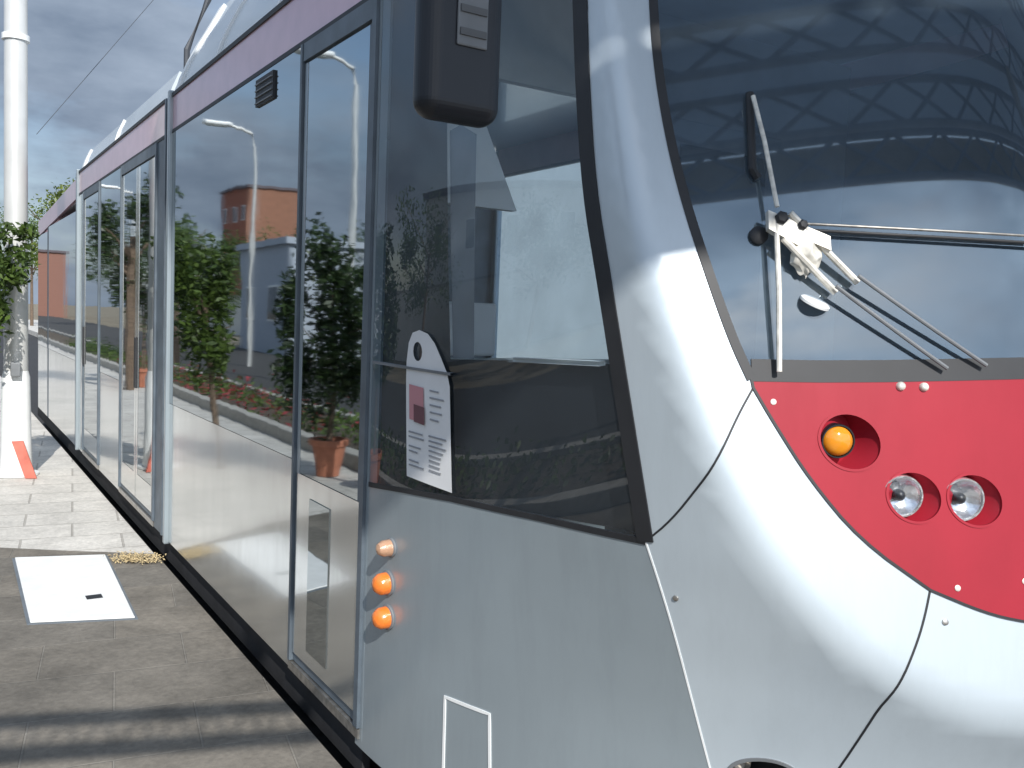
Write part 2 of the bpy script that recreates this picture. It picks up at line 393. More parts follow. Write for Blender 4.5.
def ribbon(name, pts, w, m, parent, off=.0015, closed=False, mb=None, sp=.03):
    """a flat strip lying on the nose along a line of (angle, height) points"""
    pts = dens([(p[0] * SC, p[1]) for p in pts], sp, closed); Q = [surf(p[0] / SC, p[1]) for p in pts]; N = [grad(q) for q in Q]
    k = len(Q); vs = []; fs = []
    for i in range(k):
        d = (Q[(i + 1) % k] - Q[i - 1]) if closed else (Q[min(i + 1, k - 1)] - Q[max(i - 1, 0)])
        t = d.normalized().cross(N[i]) * (w / 2)
        vs += [Q[i] + t - N[i] * .003, Q[i] + t + N[i] * off, Q[i] - t + N[i] * off, Q[i] - t - N[i] * .003]
    for i in range(k if closed else k - 1):
        j = (i + 1) % k
        for a in range(3): fs.append((i * 4 + a, j * 4 + a, j * 4 + a + 1, i * 4 + a + 1))
    b = mb or MB(); b.add(vs, fs)
    return b if mb is not None else b.build(name, m, parent)
mir = lambda L: [(PI - p[0], p[1]) for p in L]
H2 = PI / 2
WS = smooth([(.860, 3.0), (.8642, 2.829), (.8723, 2.6655), (.8828, 2.5085), (.9035, 2.3328), (.9313, 2.1636), (.9658, 1.9998), (1.0011, 1.8401), (1.0260, 1.7525)], 2)
RTOP = [(1.0260, 1.7525), (1.12, 1.7555), (1.2092, 1.7616), (1.30, 1.770), (1.3988, 1.7797), (H2, 1.785)]
REDGE = [(1.0260, 1.7525), (1.0283, 1.733)] + smooth([(1.0283, 1.733), (1.0573, 1.6513), (1.1023, 1.5315), (1.165, 1.4024), (1.2511, 1.2963)], 2)[1:] \
    + smooth([(1.2511, 1.2963), (1.3179, 1.2478), (1.3653, 1.2288), (1.45, 1.211), (H2, 1.205)], 2)[1:]
KI = 1; SI = next(i for i, p in enumerate(REDGE) if abs(p[0] - 1.2511) < 1e-6)
WF = smooth([(.725, 2.95), (.7396, 2.83), (.7514, 2.6716), (.7659, 2.4667), (.7886, 2.1917), (.8206, 1.9712), (.8603, 1.6605), (.8892, 1.4312), (.9005, 1.3415)], 2)
SILL = [(.05, 1.279), (.0687, 1.2801), (.25, 1.302), (.457, 1.3235), (.7127, 1.3385), (.9005, 1.3415)]
SEAM1 = smooth([(.9005, 1.3415), (.9337, 1.4093), (.9637, 1.5062), (.9874, 1.5917), (1.0080, 1.6708), (1.0283, 1.733)], 2)
SEAMV = smooth([(.9005, 1.3415), (.925, 1.236), (.952, 1.1109), (.9853, .9419), (1.0215, .7622), (1.0711, .5199), (1.087, .43), (1.092, .33)], 2)
SEAM3 = smooth([(1.2511, 1.2963), (1.2432, 1.2418), (1.233, 1.1876), (1.2140, 1.1107), (1.2015, 1.0436), (1.1948, .935), (1.1842, .8307), (1.1526, .6388), (1.135, .45), (1.13, .33)], 2)

tram = thing('tram', (2.47, 8, 0), 'long silver tram with a red front panel standing at the paved platform', 'tram')
def circ_loop(xc, zc, r, k=36):
    out = []
    for i in range(k):
        t = 2 * PI * i / k; x = xc + r * math.cos(t); z = zc + r * math.sin(t)
        lo, hi = 0., 2.8                                  # front face met along Y
        for _ in range(40):
            mm = (lo + hi) / 2
            if F(x, mm, z) < 0: hi = mm
            else: lo = mm
        out.append((ph_of(x, hi), z))
    return out
def front_y(x, z):
    lo, hi = 0., 2.8
    for _ in range(40):
        mm = (lo + hi) / 2
        if F(x, mm, z) < 0: hi = mm
        else: lo = mm
    return hi
LAMPS = [('turn_lamp', 1.764, 1.619, .064), ('headlamp', 1.882, 1.500, .057), ('headlamp', 2.010, 1.496, .059)]
LAMPS2 = LAMPS + [(a, 2 * XC - x, z, r) for a, x, z, r in LAMPS]

patch('windscreen', WS + RTOP[1:] + mir(RTOP)[::-1][1:] + mir(WS)[::-1][1:], M['windscreen'], tram, sp=.05)
red_loop = RTOP + mir(RTOP)[::-1][1:] + mir(REDGE)[1:] + REDGE[::-1][1:-1]
patch('front_panel', red_loop, M['red'], tram, holes=[circ_loop(x, z, r) for _, x, z, r in LAMPS2], sp=.035, off=.002)
frame_loop = [(.705, 3.15)] + WF + SEAM1[1:] + [REDGE[0]] + WS[::-1][1:] + mir(WS)[1:] + mir(SEAM1)[::-1] + mir(WF)[::-1][1:] + [(PI - .705, 3.15)]
frame_loop = [(.705, 3.15)] + WF + SEAM1[1:] + WS[::-1] + mir(WS) + mir(SEAM1)[::-1] + mir(WF)[::-1][1:] + [(PI - .705, 3.15)]
patch('windscreen_frame', frame_loop, M['nose'], tram, sp=.035)
FOG = (1.718, .768, .052)
def nose_side(mirror):
    L = SEAM1 + REDGE[KI + 1:SI + 1] + SEAM3[1:] + SEAMV[::-1][:-1]
    h = circ_loop(*FOG)
    if mirror: L = mir(L); h = circ_loop(2 * XC - FOG[0], FOG[1], FOG[2])
    patch('nose_panel', L, M['nose'], tram, holes=[h], sp=.035)
    cabL = [(0.0, 1.279)] + SILL + SEAMV[1:] + [(0.0, .33)]
    patch('cab_side_panel', mir(cabL) if mirror else cabL, M['silver'], tram, sp=.045)
    win = SILL + WF[::-1][1:] + [(.05, 2.95)]
    patch('cab_window', mir(win) if mirror else win, M['cabglass'], tram, sp=.06)
    band = [(0.0, 3.15), (.705, 3.15), (.725, 2.95), (0., 2.95)]
    patch('roof_band', mir(band) if mirror else band, M['mauve'], tram, sp=.06)
for q in (False, True): nose_side(q)
patch('nose_centre_panel', SEAM3 + mir(SEAM3)[::-1] + mir(REDGE[SI:])[1:] + REDGE[SI:][::-1][1:-1], M['nose'], tram, sp=.04)
# seams and seals, real strips on the surface
for fn in (lambda L: L, mir):
    ribbon('window_seal', fn(WF), .045, M['dark'], tram, .004)
    ribbon('window_seal', fn(SILL), .016, M['dark'], tram, .003)
    ribbon('windscreen_seal', fn(WS), .022, M['dark'], tram, .003)
    ribbon('front_panel_seal', fn(REDGE), .006, M['dark'], tram, .0035)
    ribbon('panel_seam', fn(SEAM1), .005, M['dark'], tram)
    ribbon('panel_seam', fn(SEAM3), .005, M['dark'], tram)
    ribbon('panel_seam', fn(SEAMV), .0045, M['white'], tram)
ribbon('windscreen_seal', [(p[0], p[1] + .020) for p in RTOP + mir(RTOP)[::-1][1:]], .052, M['dark'], tram, .003)
# lamps in their recesses
for kind, x, z, r in LAMPS2:
    loop = circ_loop(x, z, r, 40); dp = .042
    P = [surf(*p) + grad(surf(*p)) * .002 for p in loop]; yb = front_y(x, z) + dp
    sx = 1 if x < XC else -1; bx = x; rb = r * .92
    k = len(P); vs = [tuple(p) for p in P] + [(bx + rb * math.cos(2*PI*i/k), yb, z + rb * math.sin(2*PI*i/k)) for i in range(k)] + [(bx, yb, z)]
    rec = MB().add(vs, [(i, (i + 1) % k, k + (i + 1) % k, k + i) for i in range(k)] + [(k + i, k + (i + 1) % k, 2 * k) for i in range(k)]).build('lamp_recess', M['red'], tram, smooth=True)
    ribbon('recess_rim', loop, .006, M['red'], tram, .004, True)
    rl = r * (.62 if kind == 'turn_lamp' else .86); bx2 = bx - sx * r * .10; c = (bx2, yb, z); la = Vector((-.50 * sx, -.866, .0))
    lamp = MB().lathe(c, la, [(0, rl), (.030, rl), (.033, rl * .97), (.033, rl * .90), (.026, rl * .88)], 32).build(kind, M['darkgloss'] if kind == 'turn_lamp' else M['chrome'], tram, smooth=True)
    if kind == 'turn_lamp':
        MB().lathe(c, la, [(.024, rl * .9), (.036, rl * .8), (.044, rl * .5), (.047, .002)], 28, True).build('lens', M['amber'], lamp, smooth=True)
    else:
        MB().lathe(c, la, [(.028, rl * .9), (.018, rl * .75), (.010, rl * .45), (.006, .012)], 32, True).build('reflector', M['chrome'], lamp, smooth=True)
        MB().lathe(c, la, [(.004, .014), (.020, .013), (.026, .008), (.028, .001)], 18, True).build('bulb_shield', M['darkgloss'], lamp, smooth=True)
        MB().lathe(c, la, [(.027, rl * .9), (.036, rl * .7), (.041, rl * .35), (.043, .001)], 28, True).build('cover_glass', M['lampglass'], lamp, smooth=True)
for sx in (FOG[0], 2 * XC - FOG[0]):
    loop = circ_loop(sx, FOG[1], FOG[2], 36); P = [surf(*p) for p in loop]; yb = front_y(sx, FOG[1]) + .10; k = len(P)
    vs = [tuple(p) for p in P] + [(p.x, yb, p.z) for p in P] + [(sx, yb, FOG[1])]
    MB().add(vs, [(i, (i+1) % k, k + (i+1) % k, k + i) for i in range(k)] + [(k+i, k + (i+1) % k, 2*k) for i in range(k)]).build('socket_recess', M['under'], tram, smooth=True)
    ribbon('socket_rim', loop, .009, M['grey'], tram, .003, True)
    MB().lathe((sx, yb, FOG[1]), (0, -1, 0), [(0, .03), (.03, .03), (.034, .024), (.02, .02)], 20, True).build('socket_plug', M['steel'], tram, smooth=True)
# screw heads and the two small tabs over the red panel
for ph, z, mm in [(1.2676, 1.2273, 'steel'), (1.2851, 1.3016, 'bare'), (1.0551, 1.7027, 'bare'), (.9482, 1.2112, 'steel'), (1.3700, 1.318, 'bare')]:
    p = surf(ph, z); g = grad(p)
    MB().lathe(p + g * .0005, g, [(0, .0075), (.003, .007), (.0045, .004), (.0045, .001)], 14, True).build('screw_head', M[mm], tram, smooth=True)
for ph in (1.2291, 1.2606):
    p = surf(ph, 1.748); g = grad(p)
    MB().lathe(p, g, [(0, .011), (.008, .010), (.012, .006), (.013, .001)], 14, True).build('clip', M['bare'], tram, smooth=True)
# marker lamps on the cab side
for ph, z, mm, rr in [(.1819, .9735, 'lens_orange', .037), (.1868, .8591, 'lens_orange', .037), (.1960, 1.098, 'lens_clear', .028)]:
    p = surf(ph, z); g = grad(p)
    o = MB().lathe(p, g, [(0, rr * 1.15), (.006, rr * 1.15), (.008, rr)], 24).build('marker_lamp', M['grey'], tram, smooth=True)
    MB().lathe(p, g, [(.006, rr), (.034, rr * .95), (.050, rr * .62), (.056, .002)], 24, True).build('lens', M[mm], o, smooth=True)
# hatch on the cab side, shown by its raised edge
hl = [(.448, .701), (.591, .712), (.60, .40), (.448, .40)]
ribbon('hatch_edge', hl, .010, M['white'], tram, .003, True)
# mirror / camera housing on its arm
mh = MB().box(.818, 1.005, 1.62, 1.70, 2.265, 2.80).build('mirror_housing', M['darkgloss'], tram, bevel=.038, seg=9)
MB().box(.885, .955, 1.614, 1.6205, 2.41, 2.61).build('housing_plate', M['grey'], mh, bevel=.004)
for z in (2.43, 2.475, 2.52, 2.565):
    MB().box(.89, .95, 1.610, 1.6135, z, z + .014).build('plate_rib', M['housing_rib'], mh)
a0 = surf(.70, 2.84)
MB().tube([(.95, 1.66, 2.74), (.98, 1.68, 2.86), (1.15, 1.74, 2.90), a0], .022, 12).build('mirror_arm', M['darkgloss'], tram, smooth=True)
# wiper: pivot, two parallel arms, long blade
def on(ph, z, d): p = surf(.9 + (ph - .9) * 1.075, z); return p + grad(p) * d
hub = (1.0523, 2.108)
wp = MB().lathe(on(*hub, 0), grad(surf(*hub)), [(0, .022), (.03, .022), (.042, .016), (.045, .002)], 20, True).build('wiper', M['bare'], tram, smooth=True)
b = MB(); b.tube([on(1.0185, 2.411, .035), on(1.032, 2.30, .04), on(1.046, 2.14, .045)], .0055, 8); b.build('wiper_blade_holder', M['bare'], wp)
b = MB(); b.tube([on(1.0185, 2.43, .012), on(1.020, 2.24, .012), on(1.028, 2.22, .012)], .010, 8); b.build('blade_rubber', M['dark'], wp)
b = MB(); b.tube([on(1.044, 2.10, .045), on(1.0465, 1.95, .04), on(1.0484, 1.768, .022)], .0065, 8); b.build('wiper_blade_holder', M['bare'], wp)
def arm(a, c, r, m, h0=.05, h1=.02):
    pts = [on(a[0] + (c[0]-a[0])*t, a[1] + (c[1]-a[1])*t, h0 + (h1-h0)*t) for t in [i/10 for i in range(11)]]
    return MB().tube(pts, r, 8).build('wiper_arm', m, wp, smooth=True)
arm((1.062, 2.125), (1.155, 1.98), .0085, M['bare']); arm((1.150, 1.988), (1.312, 1.80), .0048, M['grey'], .045)
arm((1.052, 2.065), (1.125, 1.955), .0085, M['bare']); arm((1.12, 1.962), (1.262, 1.79), .0048, M['grey'], .045)
b = MB()
for (p0, z0, p1, z1, th) in [(1.033, 2.13, 1.115, 2.075, .02), (1.033, 2.112, 1.09, 2.06, .016)]:
    q = [on(p0, z0, .03), on(p1, z1, .03), on(p1, z1 - th * 1.6, .03), on(p0, z0 - th * 1.6, .03)]; g = grad(surf(p0, z0)) * .02
    b.add(q + [x + g for x in q], [(0, 1, 2, 3), (7, 6, 5, 4), (0, 4, 5, 1), (1, 5, 6, 2), (2, 6, 7, 3), (3, 7, 4, 0)])
b.build('wiper_bracket', M['bare'], wp)
for (pp, zz, rr_) in ((1.050, 2.112, .016), (1.078, 2.098, .012)):
    q = on(pp, zz, .045); MB().lathe(q, grad(surf(pp, zz)), [(0, rr_), (.012, rr_), (.016, rr_ * .7), (.017, .001)], 6, True).build('pivot_nut', M['dark'], wp)
MB().lathe(on(1.028, 2.085, 0), grad(surf(1.02, 2.085)), [(0, .022), (.010, .022), (.014, .016), (.015, .001)], 18, True).build('pivot_base', M['dark'], wp, smooth=True)
# crumpled pale plastic wrapped round the pivot
rr = random.Random(3); vs = []; fs = []; nu, nv = 16, 12
for i in range(nu):
    for j in range(nv):
        u, v = i / nu * 2 * PI, j / (nv - 1) * PI; rad = 1 + rr.uniform(-.42, .42)
        c = on(1.087, 2.035, .03); g = grad(c); tx = g.cross(Vector((0, 0, 1))).normalized()
        vs.append(c + (tx * math.cos(u) * math.sin(v) * .036 + Vector((0, 0, 1)) * math.cos(v) * .040 + g * math.sin(u) * math.sin(v) * .018) * rad)
for i in range(nu):
    for j in range(nv - 1):
        i2 = (i + 1) % nu; fs.append((i * nv + j, i2 * nv + j, i2 * nv + j + 1, i * nv + j + 1))
MB().add(vs, fs).build('pivot_wrapping', M['bare'], wp, smooth=True).modifiers.new('soft', 'SUBSURF').render_levels = 2
c = on(1.100, 1.93, .004); MB().lathe(c, (.1, -.5, 1), [(.0, .036), (.006, .036), (.010, .030), (.011, .001)], 20, True).build('glint_disc', M['white'], wp, smooth=True)  # white disc stands in for a bright glint below the wiper pivot
arm((1.070, 2.098), (1.405, 2.094), .0042, M['dark'], .02, .02)
arm((1.075, 2.109), (1.405, 2.107), .0032, M['steel'], .03, .03)

# ------------------------------------------------------------------ cab interior
cab = MB(); cab.box(1.75, 3.19, 1.9, 2.82, .5, .56); cab.build('cab_floor', M['grey'], tram)
bk = MB().box(1.31, 1.44, 2.80, 2.84, .56, 3.10).box(1.441, 3.63, 2.80, 2.84, .56, 1.72).box(1.441, 2.339, 2.80, 2.84, 2.72, 3.10).build('cab_bulkhead', M['interior'], tram)
MB().box(2.34, 3.63, 2.79, 2.845, 1.721, 3.10).build('bulkhead_shade', M['grey'], bk)  # upper bulkhead part, coloured dark to imitate the unlit cab
MB().add([(1.50, 2.79, 2.62), (1.62, 2.79, 2.62), (1.80, 2.79, 2.26), (1.50, 2.79, 2.26), (1.50, 2.83, 2.62), (1.62, 2.83, 2.62), (1.80, 2.83, 2.26), (1.50, 2.83, 2.26)],
    [(0, 1, 2, 3), (7, 6, 5, 4), (0, 4, 5, 1), (1, 5, 6, 2), (2, 6, 7, 3), (3, 7, 4, 0)]).build('bulkhead_panel', M['interiorw'], bk)
MB().box(1.50, 1.72, 2.77, 2.798, 1.73, 1.92).build('bulkhead_box', M['interiorw'], bk, bevel=.01)
MB().tube([(1.62, 3.6, .6), (1.62, 3.6, 2.9)], .018, 10).build('grab_pole', M['steel'], bk, smooth=True)
MB().box(2.45, 3.15, 2.755, 2.788, .6, 2.7).build('bulkhead_door', M['dash'], bk, bevel=.006)
MB().box(2.55, 3.05, 2.749, 2.7545, 1.5, 2.6).build('bulkhead_pane', M['winglass'], bk)
# lining under the window line and behind its rear edge, standing 3 cm inside the glass
lin = [(.055, 1.275), (.457, 1.322), (.88, 1.346), (.845, 1.765), (.62, 1.752), (.408, 1.738), (.362, 2.42), (.34, 2.94), (.055, 2.94)]
patch('window_lining', lin, M['liner'], tram, sp=.06, off=-.035)
patch('window_lining', [(.365, 2.43), (.41, 2.44), (.47, 2.40), (.49, 1.745), (.41, 1.742)], M['grey'], tram, sp=.06, off=-.042)
patch('light_block', mir([(.02, 1.20)] + [(p[0], p[1] - .05) for p in SILL[1:-1]] + [(.96, 1.25), (.93, 1.5), (.88, 1.98), (.83, 2.4), (.79, 3.0), (.02, 3.0)]), M['liner'], tram, sp=.08, off=-.03)  # invented dark sheet, blocks light and view through the far cab window
ribbon('sill_strip', [(.62, 1.756), (.815, 1.766)], .012, M['white'], tram, -.028)
patch('ceiling_lining', [(.72, 3.12), (.76, 2.86), (PI - .76, 2.86), (PI - .72, 3.12)], M['dark'], tram, sp=.08, off=-.06)
dash = MB()
dash.add([(1.58, 1.55, 1.70), (1.95, 1.29, 1.72), (2.47, 1.16, 1.73), (2.99, 1.29, 1.72), (3.36, 1.55, 1.70), (3.36, 2.0, 1.62), (1.58, 2.0, 1.62),
          (1.66, 1.65, 1.40), (1.95, 1.45, 1.40), (2.47, 1.35, 1.40), (2.99, 1.45, 1.40), (3.28, 1.65, 1.40), (3.28, 2.0, 1.40), (1.66, 2.0, 1.40)],
         [tuple(range(7)), tuple(range(7, 14))[::-1]] + [(i, 7 + i, 7 + (i + 1) % 7, (i + 1) % 7) for i in range(7)])
dash.build('dashboard', M['dash'], tram)
MB().box(2.25, 2.75, 2.15, 2.6, .95, 1.1).build('driver_seat', M['seat'], tram, bevel=.04, seg=3)
MB().box(2.25, 2.75, 2.58, 2.70, 1.05, 1.95).build('seat_back', M['seat'], tram, bevel=.05, seg=3)
MB().box(1.4, 3.54, 1.9, 2.84, 3.10, 3.14).build('cab_ceiling', M['grey'], tram)

# ------------------------------------------------------------------ the long sides
def plate(name, y0, y1, z0, z1, m, parent=tram, x=1.27, t=.03, bevel=0., side=0):
    b = MB()
    if side == 0: b.box(x, x + t, y0, y1, z0, z1)
    else: b.box(2 * XC - x - t, 2 * XC - x, y0, y1, z0, z1)
    return b.build(name, m, parent, bevel=bevel)
def bandset(y0, y1, z0=2.95, z1=3.15):
    for s in (0, 1):
        plate('roof_band', y0, y1, z0, z1, M['mauve'], side=s)
        plate('band_edge', y0, y1, z1, z1 + .022, M['dark'], x=1.262, t=.04, side=s)
        plate('band_edge', y0, y1, z0 - .02, z0, M['dark'], x=1.266, side=s)
def door(y0, y1, leaves, parent=tram, strip=False):
    """entrance door: dark jamb, leaf frame(s), glass"""
    d = plate('door', y0, y1, .40, 2.93, M['joint'], x=1.275, t=.02)
    plate('jamb', y0, y0 + .035, .40, 2.93, M['joint'], d, x=1.258); plate('jamb', y1 - .022, y1, .40, 2.93, M['joint'], d, x=1.258)
    plate('lintel', y0 + .035, y1 - .03, 2.86, 2.93, M['joint'], d, x=1.261)
    w = (y1 - y0 - .065) / leaves
    for i in range(leaves):
        a = y0 + .035 + i * w + .006; c = a + w - .012
        lf = plate('leaf', a, c, .44, 1.20 if strip else .62, M['side'], d, x=1.268)
        if strip:
            plate('leaf_glass', a + w * .42, a + w * .74, .50, 1.12, M['doorglass'], lf, x=1.264)
            plate('leaf_post', c - .03, c, 1.20, 2.85, M['silver'], lf, x=1.268); plate('leaf_post', a, a + .03, 1.20, 2.85, M['joint'], lf, x=1.268)
            plate('glass', a + .031, c - .031, 1.203, 2.85, M['doorglass'], lf, x=1.270)
        else:
            plate('leaf_post', c - .06, c, .62, 2.85, M['side'], lf, x=1.268); plate('leaf_post', a, a + .06, .62, 2.85, M['side'], lf, x=1.268)
            plate('glass', a + .061, c - .061, .622, 2.85, M['doorglass'], lf, x=1.270)
            plate('handle', (a if i else c - .02), (a + .02 if i else c), 1.25, 1.62, M['dark'], lf, x=1.255, t=.012)
    plate('threshold', y0, y1, .36, .395, M['steel'], d, x=1.262)
    return d
# front module
bandset(2.9, 5.93)
plate('lower_panel', 2.842, 2.86, .36, 2.93, M['silver'])
door(2.862, 3.60, 1, strip=True)
plate('lower_panel', 3.604, 5.93, .36, 1.245, M['side'])
plate('side_window', 3.604, 5.93, 1.249, 2.928, M['sideglass'], x=1.268)
plate('window_line', 3.604, 5.93, 1.2455, 1.2485, M['dark'], x=1.269)
v = plate('vent_grille', 3.945, 4.195, 2.785, 2.905, M['dark'], x=1.258, t=.012)
for i in range(4): plate('grille_slat', 3.95, 4.19, 2.795 + i * .028, 2.800 + i * .028, M['grey'], v, x=1.252, t=.006)
plate('side_wall', 2.9, 5.93, .36, 1.245, M['side'], side=1); plate('side_window', 2.9, 5.93, 1.249, 2.928, M['cabglass'], side=1, t=.006)
# joint between front and second module
def joint(y):
    for s_ in (0, 1): plate('joint_edge', y, y + .045, .34, 3.19, M['silver'], x=1.245, t=.055, bevel=.008, side=s_)
    b = MB()
    for i in range(4):
        yy = y + .05 + i * .028
        b.prism([(1.285 + .02 * (i % 2), .4), (1.285 + .02 * (i % 2), 3.1), (3.655 - .02 * (i % 2), 3.1), (3.655 - .02 * (i % 2), .4)], yy, yy + .026)
    b.build('bellows', M['joint'], tram)
    for s_ in (0, 1): plate('joint_edge', y + .165, y + .20, .36, 3.17, M['joint'], x=1.262, t=.038, side=s_)
joint(5.932)
# second module
bandset(6.134, 10.10)
plate('corner_post', 6.134, 6.36, .36, 2.928, M['joint'])
door(6.364, 7.69, 2)
plate('lower_panel', 7.694, 8.76, .36, 1.245, M['side']); plate('side_window', 7.694, 8.76, 1.249, 2.928, M['sideglass'], x=1.268)
door(8.764, 9.76, 1)
plate('corner_post', 9.764, 10.10, .36, 2.928, M['side'])
plate('side_wall', 6.134, 10.10, .36, 1.245, M['side'], side=1); plate('side_window', 6.134, 10.10, 1.249, 2.928, M['sideglass'], side=1)
joint(10.102)
# tail module: the roof line drops a little and the end rounds off
def tz(y): return 3.12 - .045 * max(0, y - 10.3)
ys = [10.304, 11.5, 12.9, 14.2]
for x in (1.27, 3.64):
    b = MB()
    for i in range(3):
        b.add([(x, ys[i], tz(ys[i]) - .2), (x, ys[i+1], tz(ys[i+1]) - .2), (x, ys[i+1], tz(ys[i+1])), (x, ys[i], tz(ys[i])),
               (x + .03, ys[i], tz(ys[i]) - .2), (x + .03, ys[i+1], tz(ys[i+1]) - .2), (x + .03, ys[i+1], tz(ys[i+1])), (x + .03, ys[i], tz(ys[i]))],
              [(0, 1, 2, 3), (7, 6, 5, 4), (0, 4, 5, 1), (3, 2, 6, 7), (0, 3, 7, 4), (1, 5, 6, 2)])
    b.build('roof_band', M['mauve'], tram)
for s in (0, 1):
    plate('lower_panel', 10.304, 12.86, .36, 1.245, M['side'], side=s); plate('side_window', 10.304, 12.86, 1.249, 2.79, M['sideglass'], side=s, x=1.268)
    plate('corner_post', 12.864, 13.02, .36, 2.79, M['joint'], side=s)
    plate('lower_panel', 13.024, 14.2, .36, 1.245, M['side'], side=s); plate('side_window', 13.024, 14.2, 1.249, 2.74, M['sideglass'], side=s, x=1.268)
pr = [(1.27, 14.2), (1.33, 14.7), (1.55, 15.2), (2.0, 15.45), (2.47, 15.5), (2.94, 15.45), (3.39, 15.2), (3.61, 14.7), (3.67, 14.2)]
def ringwall(z0, z1, m, nm, sh=1.0):
    b = MB(); k = len(pr)
    q = [((x - XC) * sh + XC, y) for x, y in pr]
    b.add([(x, y, z0) for x, y in pr] + [(x, y, z1) for x, y in q], [(i, i + 1, k + i + 1, k + i) for i in range(k - 1)]); return b.build(nm, m, tram, smooth=True)
ringwall(.36, 1.245, M['nose'], 'tail_panel'); ringwall(1.249, 2.72, M['sideglass'], 'tail_window'); ringwall(2.724, 2.94, M['mauve'], 'roof_band', .97)
# roof and underframe
b = MB(); b.box(1.31, 3.63, 2.9, 10.3, 3.135, 3.16); b.slab([(1.31, 10.3), (3.63, 10.3), (3.60, 14.2), (3.0, 15.3), (1.94, 15.3), (1.34, 14.2)], 2.90, 2.935)
b.build('roof', M['fairing'], tram)
rp = [surf(p, 3.14) for p in [i * PI / 24 for i in range(25)]]
MB().add([tuple(p) for p in rp], [tuple(range(25))]).build('roof_front', M['fairing'], tram)
b = MB(); b.box(1.48, 3.46, 2.3, 15.0, .06, .36); b.build('underframe', M['under'], tram)
b = MB(); b.box(1.30, 1.33, 2.9, 14.6, .20, .40); b.box(3.61, 3.64, 2.9, 14.6, .20, .40); b.build('skirt_backing', M['under'], tram)
# roof fairings, curved pale sheets with white end frames
def fairing(y0, y1, top, ribs):
    prof = [(1.300, 3.176), (1.330, 3.28), (1.376, 3.389), (1.430, 3.50), (1.482, 3.592), (1.572, 3.764), (1.66, 3.86), (1.80, 3.93)]
    prof = [p for p in prof if p[1] <= top] 
    th = [(x + .02, z - .006) for x, z in prof]
    for s in (0, 1):
        q = prof + th[::-1]
        if s: q = [(2 * XC - x, z) for x, z in q]
        f_ = MB().prism(q, y0, y1).build('roof_fairing', M['fairing'], tram, smooth=True)
        for yy, w in ribs:
            o_ = [(x - .012, z + .003) for x, z in prof]; q = o_ + [(x + .03, z - .02) for x, z in prof][::-1]
            if s: q = [(2 * XC - x, z) for x, z in q]
            MB().prism(q, yy, yy + w).build('fairing_end', M['white'], f_, smooth=True)
    if top > 3.7: MB().box(1.80, 3.14, y0, y1, 3.90, 3.93).build('roof_box_cover', M['fairing'], tram)
fairing(2.6, 5.98, 3.80, [(5.90, .10), (5.02, .035), (4.0, .035)])
fairing(6.25, 10.12, 3.46, [(10.02, .12), (8.2, .03)])
# stay rod rising off the roof
MB().tube([(1.545, 6.8, 3.50), (1.545, 6.8, 3.678), (1.686, 6.8, 4.055), (2.05, 6.8, 5.0)], .022, 8).build('pantograph_rod', M['wire'], tram, smooth=True)

# ------------------------------------------------------------------ paper notice in the cab window
nt_ = thing('paper_notice', surf(.24, 1.35), 'white printed paper notice with a hanging hole against the cab window', 'notice')
PS = .10
pn = [(.145, 1.355), (.345, 1.345), (.345, 1.66), (.335, 1.70), (.310, 1.745), (.285, 1.785), (.255, 1.812), (.215, 1.822), (.180, 1.812), (.160, 1.78), (.148, 1.72), (.145, 1.66)]
hole = [(.205 + .022 * math.cos(t), 1.755 + .03 * math.sin(t)) for t in [2 * PI * i / 14 for i in range(14)]]
shp = lambda L: [(.26 + (p[0] - .245) * .96 + PS + (1.6 - p[1]) * .05, p[1]) for p in L]
patch('sheet', shp(pn), M['paper'], nt_, holes=[shp(hole)], sp=.04, off=.007)
patch('picture', shp([(.165, 1.54), (.235, 1.535), (.235, 1.645), (.165, 1.65)]), M['pinkink'], nt_, sp=.05, off=.010)
patch('picture', shp([(.190, 1.535), (.240, 1.53), (.240, 1.585), (.190, 1.59)]), M['darkink'], nt_, sp=.05, off=.012)
rp_ = random.Random(5); b = MB()
for i in range(9):
    z = 1.50 - i * .015
    for a, c in ((.160, .235), (.255, .330)):
        if rp_.random() < .85: ribbon('', shp([(a, z), (a + (c - a) * rp_.uniform(.55, 1), z - .002)]), .005, None, None, .0095, mb=b)
for i in range(5): ribbon('', shp([(.262, 1.64 - i * .022), (.262 + rp_.uniform(.03, .06), 1.638 - i * .022)]), .005, None, None, .0095, mb=b)
b.build('printed_lines', M['ink'], nt_)
b = MB(); ribbon('', [(.07, 1.703), (.15, 1.702), (.345, 1.700), (.46, 1.698)], .008, None, None, .013, mb=b)
b.build('window_rail', M['grey'], tram)

# ------------------------------------------------------------------ things on the platform
pl = thing('access_cover', (.66, 5.5, .255), 'white rectangular cover plate set in the platform paving', 'cover')
q = [(.409, 4.957), (.873, 4.811), (.927, 6.113), (.433, 6.261)]
MB().slab([(.394, 4.945), (.886, 4.795), (.942, 6.125), (.418, 6.276)], .2552, .2585).build('frame', M['dash'], pl)
MB().slab(q, .2592, .268).build('plate', M['coverplate'], pl, bevel=.004)
MB().box(.70, .78, 5.20, 5.27, .2685, .270).build('lifting_slot', M['dark'], pl)
lf_ = MB(); rr = random.Random(11)
for i in range(520):
    t = rr.random(); x = .98 + t * .2 + rr.gauss(0, .03); y = 5.98 - t * .10 + rr.gauss(0, .05); z = .258 + abs(rr.gauss(0, .014)); a = rr.uniform(0, PI); s = rr.uniform(.006, .018)
    dx, dy = math.cos(a) * s, math.sin(a) * s
    lf_.add([(x - dx, y - dy, z), (x + dy * .4, y - dx * .4, z + .008), (x + dx, y + dy, z + rr.uniform(0, .01)), (x - dy * .4, y + dx * .4, z + .008)], [(0, 1, 2, 3)])
